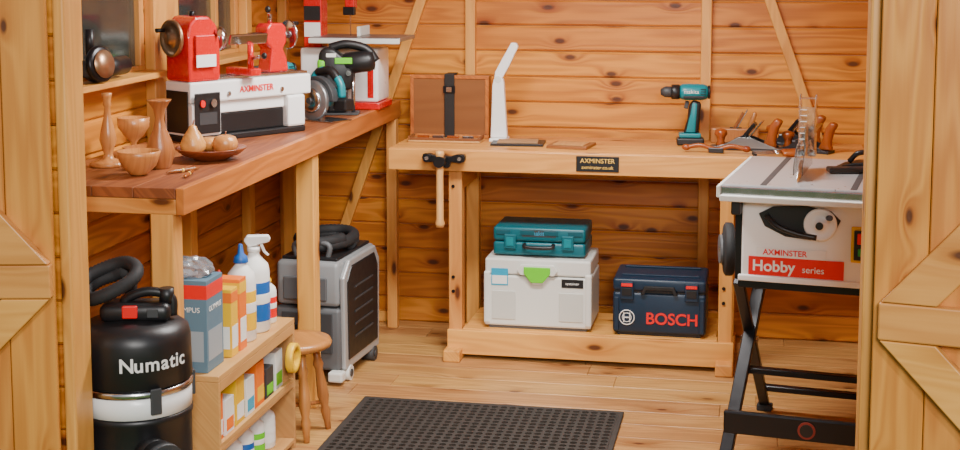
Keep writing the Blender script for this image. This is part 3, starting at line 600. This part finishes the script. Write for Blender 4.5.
so=s.done((-1.985,4.715,ZL),58); so.scale=(.82,1.04,1.05); text('AXMINSTER',.030,(.35,-.0722,.165),(90,0,0),redp,so,bold=.0006,sx=1.15)
drill((-1.83,5.32,ZL),50,tealb)
# circular saw
s=M('circular_saw')
s.box((0,0,.004),(.24,.13,.006),steel,bev=.002)
s.lathe([(.0,-.012),(.080,-.012),(.084,-.008),(.084,.008),(.080,.012),(0,.012)],castiron,(-.01,-.035,.088),(0,1,0),n=40)
s.prism([(-.11,.085)]+arc(-.01,.09,.10,180,0,16)+[(.09,.085)],.035,drk,(0,-.005,0),'XZ',bev=.004)
s.lathe([(.0,0),(.05,0),(.055,.004),(.045,.010),(.03,.012),(0,.012)],steel,(-.01,-.047,.088),(0,-1,0)); s.cyl((-.01,-.058,.088),(-.01,-.066,.088),.013,drk)
s.lathe([(.045,0),(.05,.005),(.046,.06),(.03,.075),(.0,.076)],tealb,(-.01,.013,.10),(0,1,0))
s.tube([(-.07,.02,.15),(-.04,.03,.20),(.03,.03,.21),(.085,.03,.16),(.095,.03,.10)],.018,tealb); s.tube([(-.04,.03,.202),(.03,.03,.212),(.07,.03,.18)],.0195,black)
s.box((.10,.035,.07),(.07,.06,.05),black,bev=.008); s.box((-.10,.03,.16),(.03,.03,.05),tealb,bev=.01)
o=s.done((-1.695,5.44,ZL),-25); o.scale=(.92,.92,.92)
s=M('plunge_router')
s.box((0,0,.004),(.16,.12,.008),drk,bev=.003); 
for x in (-.055,.055): s.cyl((x,0,.008),(x,0,.17),.008,steel)
s.prism([(-.045,.008),(.03,.008),(.035,.10),(-.05,.10)],.07,black,(0,0,.001),'XZ',bev=.008)
s.prism([(-.075,.10),(.05,.10),(.06,.15),(.05,.21),(-.02,.27),(-.06,.275),(-.082,.25),(-.085,.15)],.08,black,(0,0,.0),'XZ',bev=.014,smooth=True)
s.lathe([(.038,0),(.044,.01),(.044,.10),(.038,.12),(.02,.125)],black,(.02,0,.205),(1,0,.12)); s.tube([(-.04,0,.27),(.03,0,.285),(.11,0,.265),(.15,0,.215)],.018,black)
s.box((-.07,-.0,.20),(.035,.085,.05),green,bev=.01); s.box((.02,-.045,.22),(.07,.006,.025),green,bev=.002); s.cyl((-.02,-.05,.14),(-.02,-.04,.14),.03,drk)
s.cyl((.04,-.043,.17),(.04,-.052,.17),.011,steel,n=16); s.b2((-.05,-.043,.235),(-.01,-.041,.25),paper,bev=0)
s.done((-1.685,5.67,ZL),12)
# bandsaw
s=M('bandsaw')
s.b2((-.19,-.10,0),(.17,.11,.03),red,bev=.006)
s.b2((-.18,-.085,.0305),(.16,.10,.255),white,bev=.012,seg=3)
s.b2((.115,-.088,.05),(.14,-.084,.22),red,bev=0)
s.b2((-.04,-.04,.255),(.06,.04,.288),blackm); s.b2((-.12,-.14,.288),(.27,.12,.305),castiron,bev=.003); s.b2((-.12,-.155,.28),(.27,-.141,.302),lgrey,bev=.003)
s.b2((-.18,-.03,.255),(-.10,.06,.62),red,bev=.006); s.b2((-.175,-.035,.30),(-.105,-.0305,.36),paper,bev=0); s.b2((-.175,-.036,.37),(-.105,-.0305,.43),black,bev=0)
s.b2((-.20,-.07,.60),(.16,.09,.92),white,bev=.03,seg=3); s.b2((-.18,-.074,.62),(.14,-.069,.70),red,bev=0)
s.b2((.00,-.02,.42),(.04,.03,.60),red); s.b2((.019,-.01,.305),(.021,.003,.60),steel,bev=0); s.box((.02,-.02,.41),(.05,.03,.035),blackm,bev=.003)
s.b2((.06,-.05,.3055),(.075,.10,.345),lgrey,bev=.002)
s.done((-1.73,5.93,ZL),0)
# added ceiling batten with glowing face, out of view, for interior fill
s=M('fill_light_batten'); s.b2((-1.25,4.6,HC-.06),(-.25,4.72,HC-.001),white,bev=.01); s.b2((-1.22,4.61,HC-.075),(-.28,4.71,HC-.0605),mat('fill_glow',(1,.96,.9),.4,emit=6),bev=.004); s.done()
def area(name,loc,size,sy,power,rot,col=(1,.97,.92)):
    l=bpy.data.lights.new(name,'AREA'); l.shape='RECTANGLE'; l.size=size; l.size_y=sy; l.energy=power; l.color=col
    o=bpy.data.objects.new(name,l); bpy.context.scene.collection.objects.link(o); o.location=loc; o.rotation_euler=rot; return o
area('ceiling_fill',(-.75,4.66,HC-.08),1.0,.3,82,(0,0,0),(1,.98,.95))  # added fill light under the ceiling, brightens the interior
area('front_fill_area',(.6,-.4,2.5),1.0,.8,140,(rad(76),0,rad(14)),(1,.98,.96))  # added area light above the camera, aimed in through the doorway
sl=bpy.data.lights.new('sun','SUN'); sl.energy=1.15; sl.angle=rad(5); sl.color=(1,.96,.90)
so=bpy.data.objects.new('sun',sl); bpy.context.scene.collection.objects.link(so); so.rotation_euler=(rad(58),0,rad(22))
w=bpy.data.worlds.new('World'); bpy.context.scene.world=w; w.use_nodes=True; nt=w.node_tree
sk=nt.nodes.new('ShaderNodeTexSky'); sk.sky_type='NISHITA'; sk.sun_disc=False; sk.sun_elevation=rad(38); sk.sun_rotation=rad(170)
nt.links.new(sk.outputs[0],nt.nodes['Background'].inputs[0]); nt.nodes['Background'].inputs[1].default_value=.055
cd=bpy.data.cameras.new('camera'); cam=bpy.data.objects.new('camera',cd); bpy.context.scene.collection.objects.link(cam)
cd.sensor_width=36; cd.lens=36*1450/960; cd.shift_y=-(225-114)/960; cd.clip_start=.05
cam.location=(0,0,1.68); cam.rotation_euler=(rad(90-6.4),0,rad(11)); bpy.context.scene.camera=cam
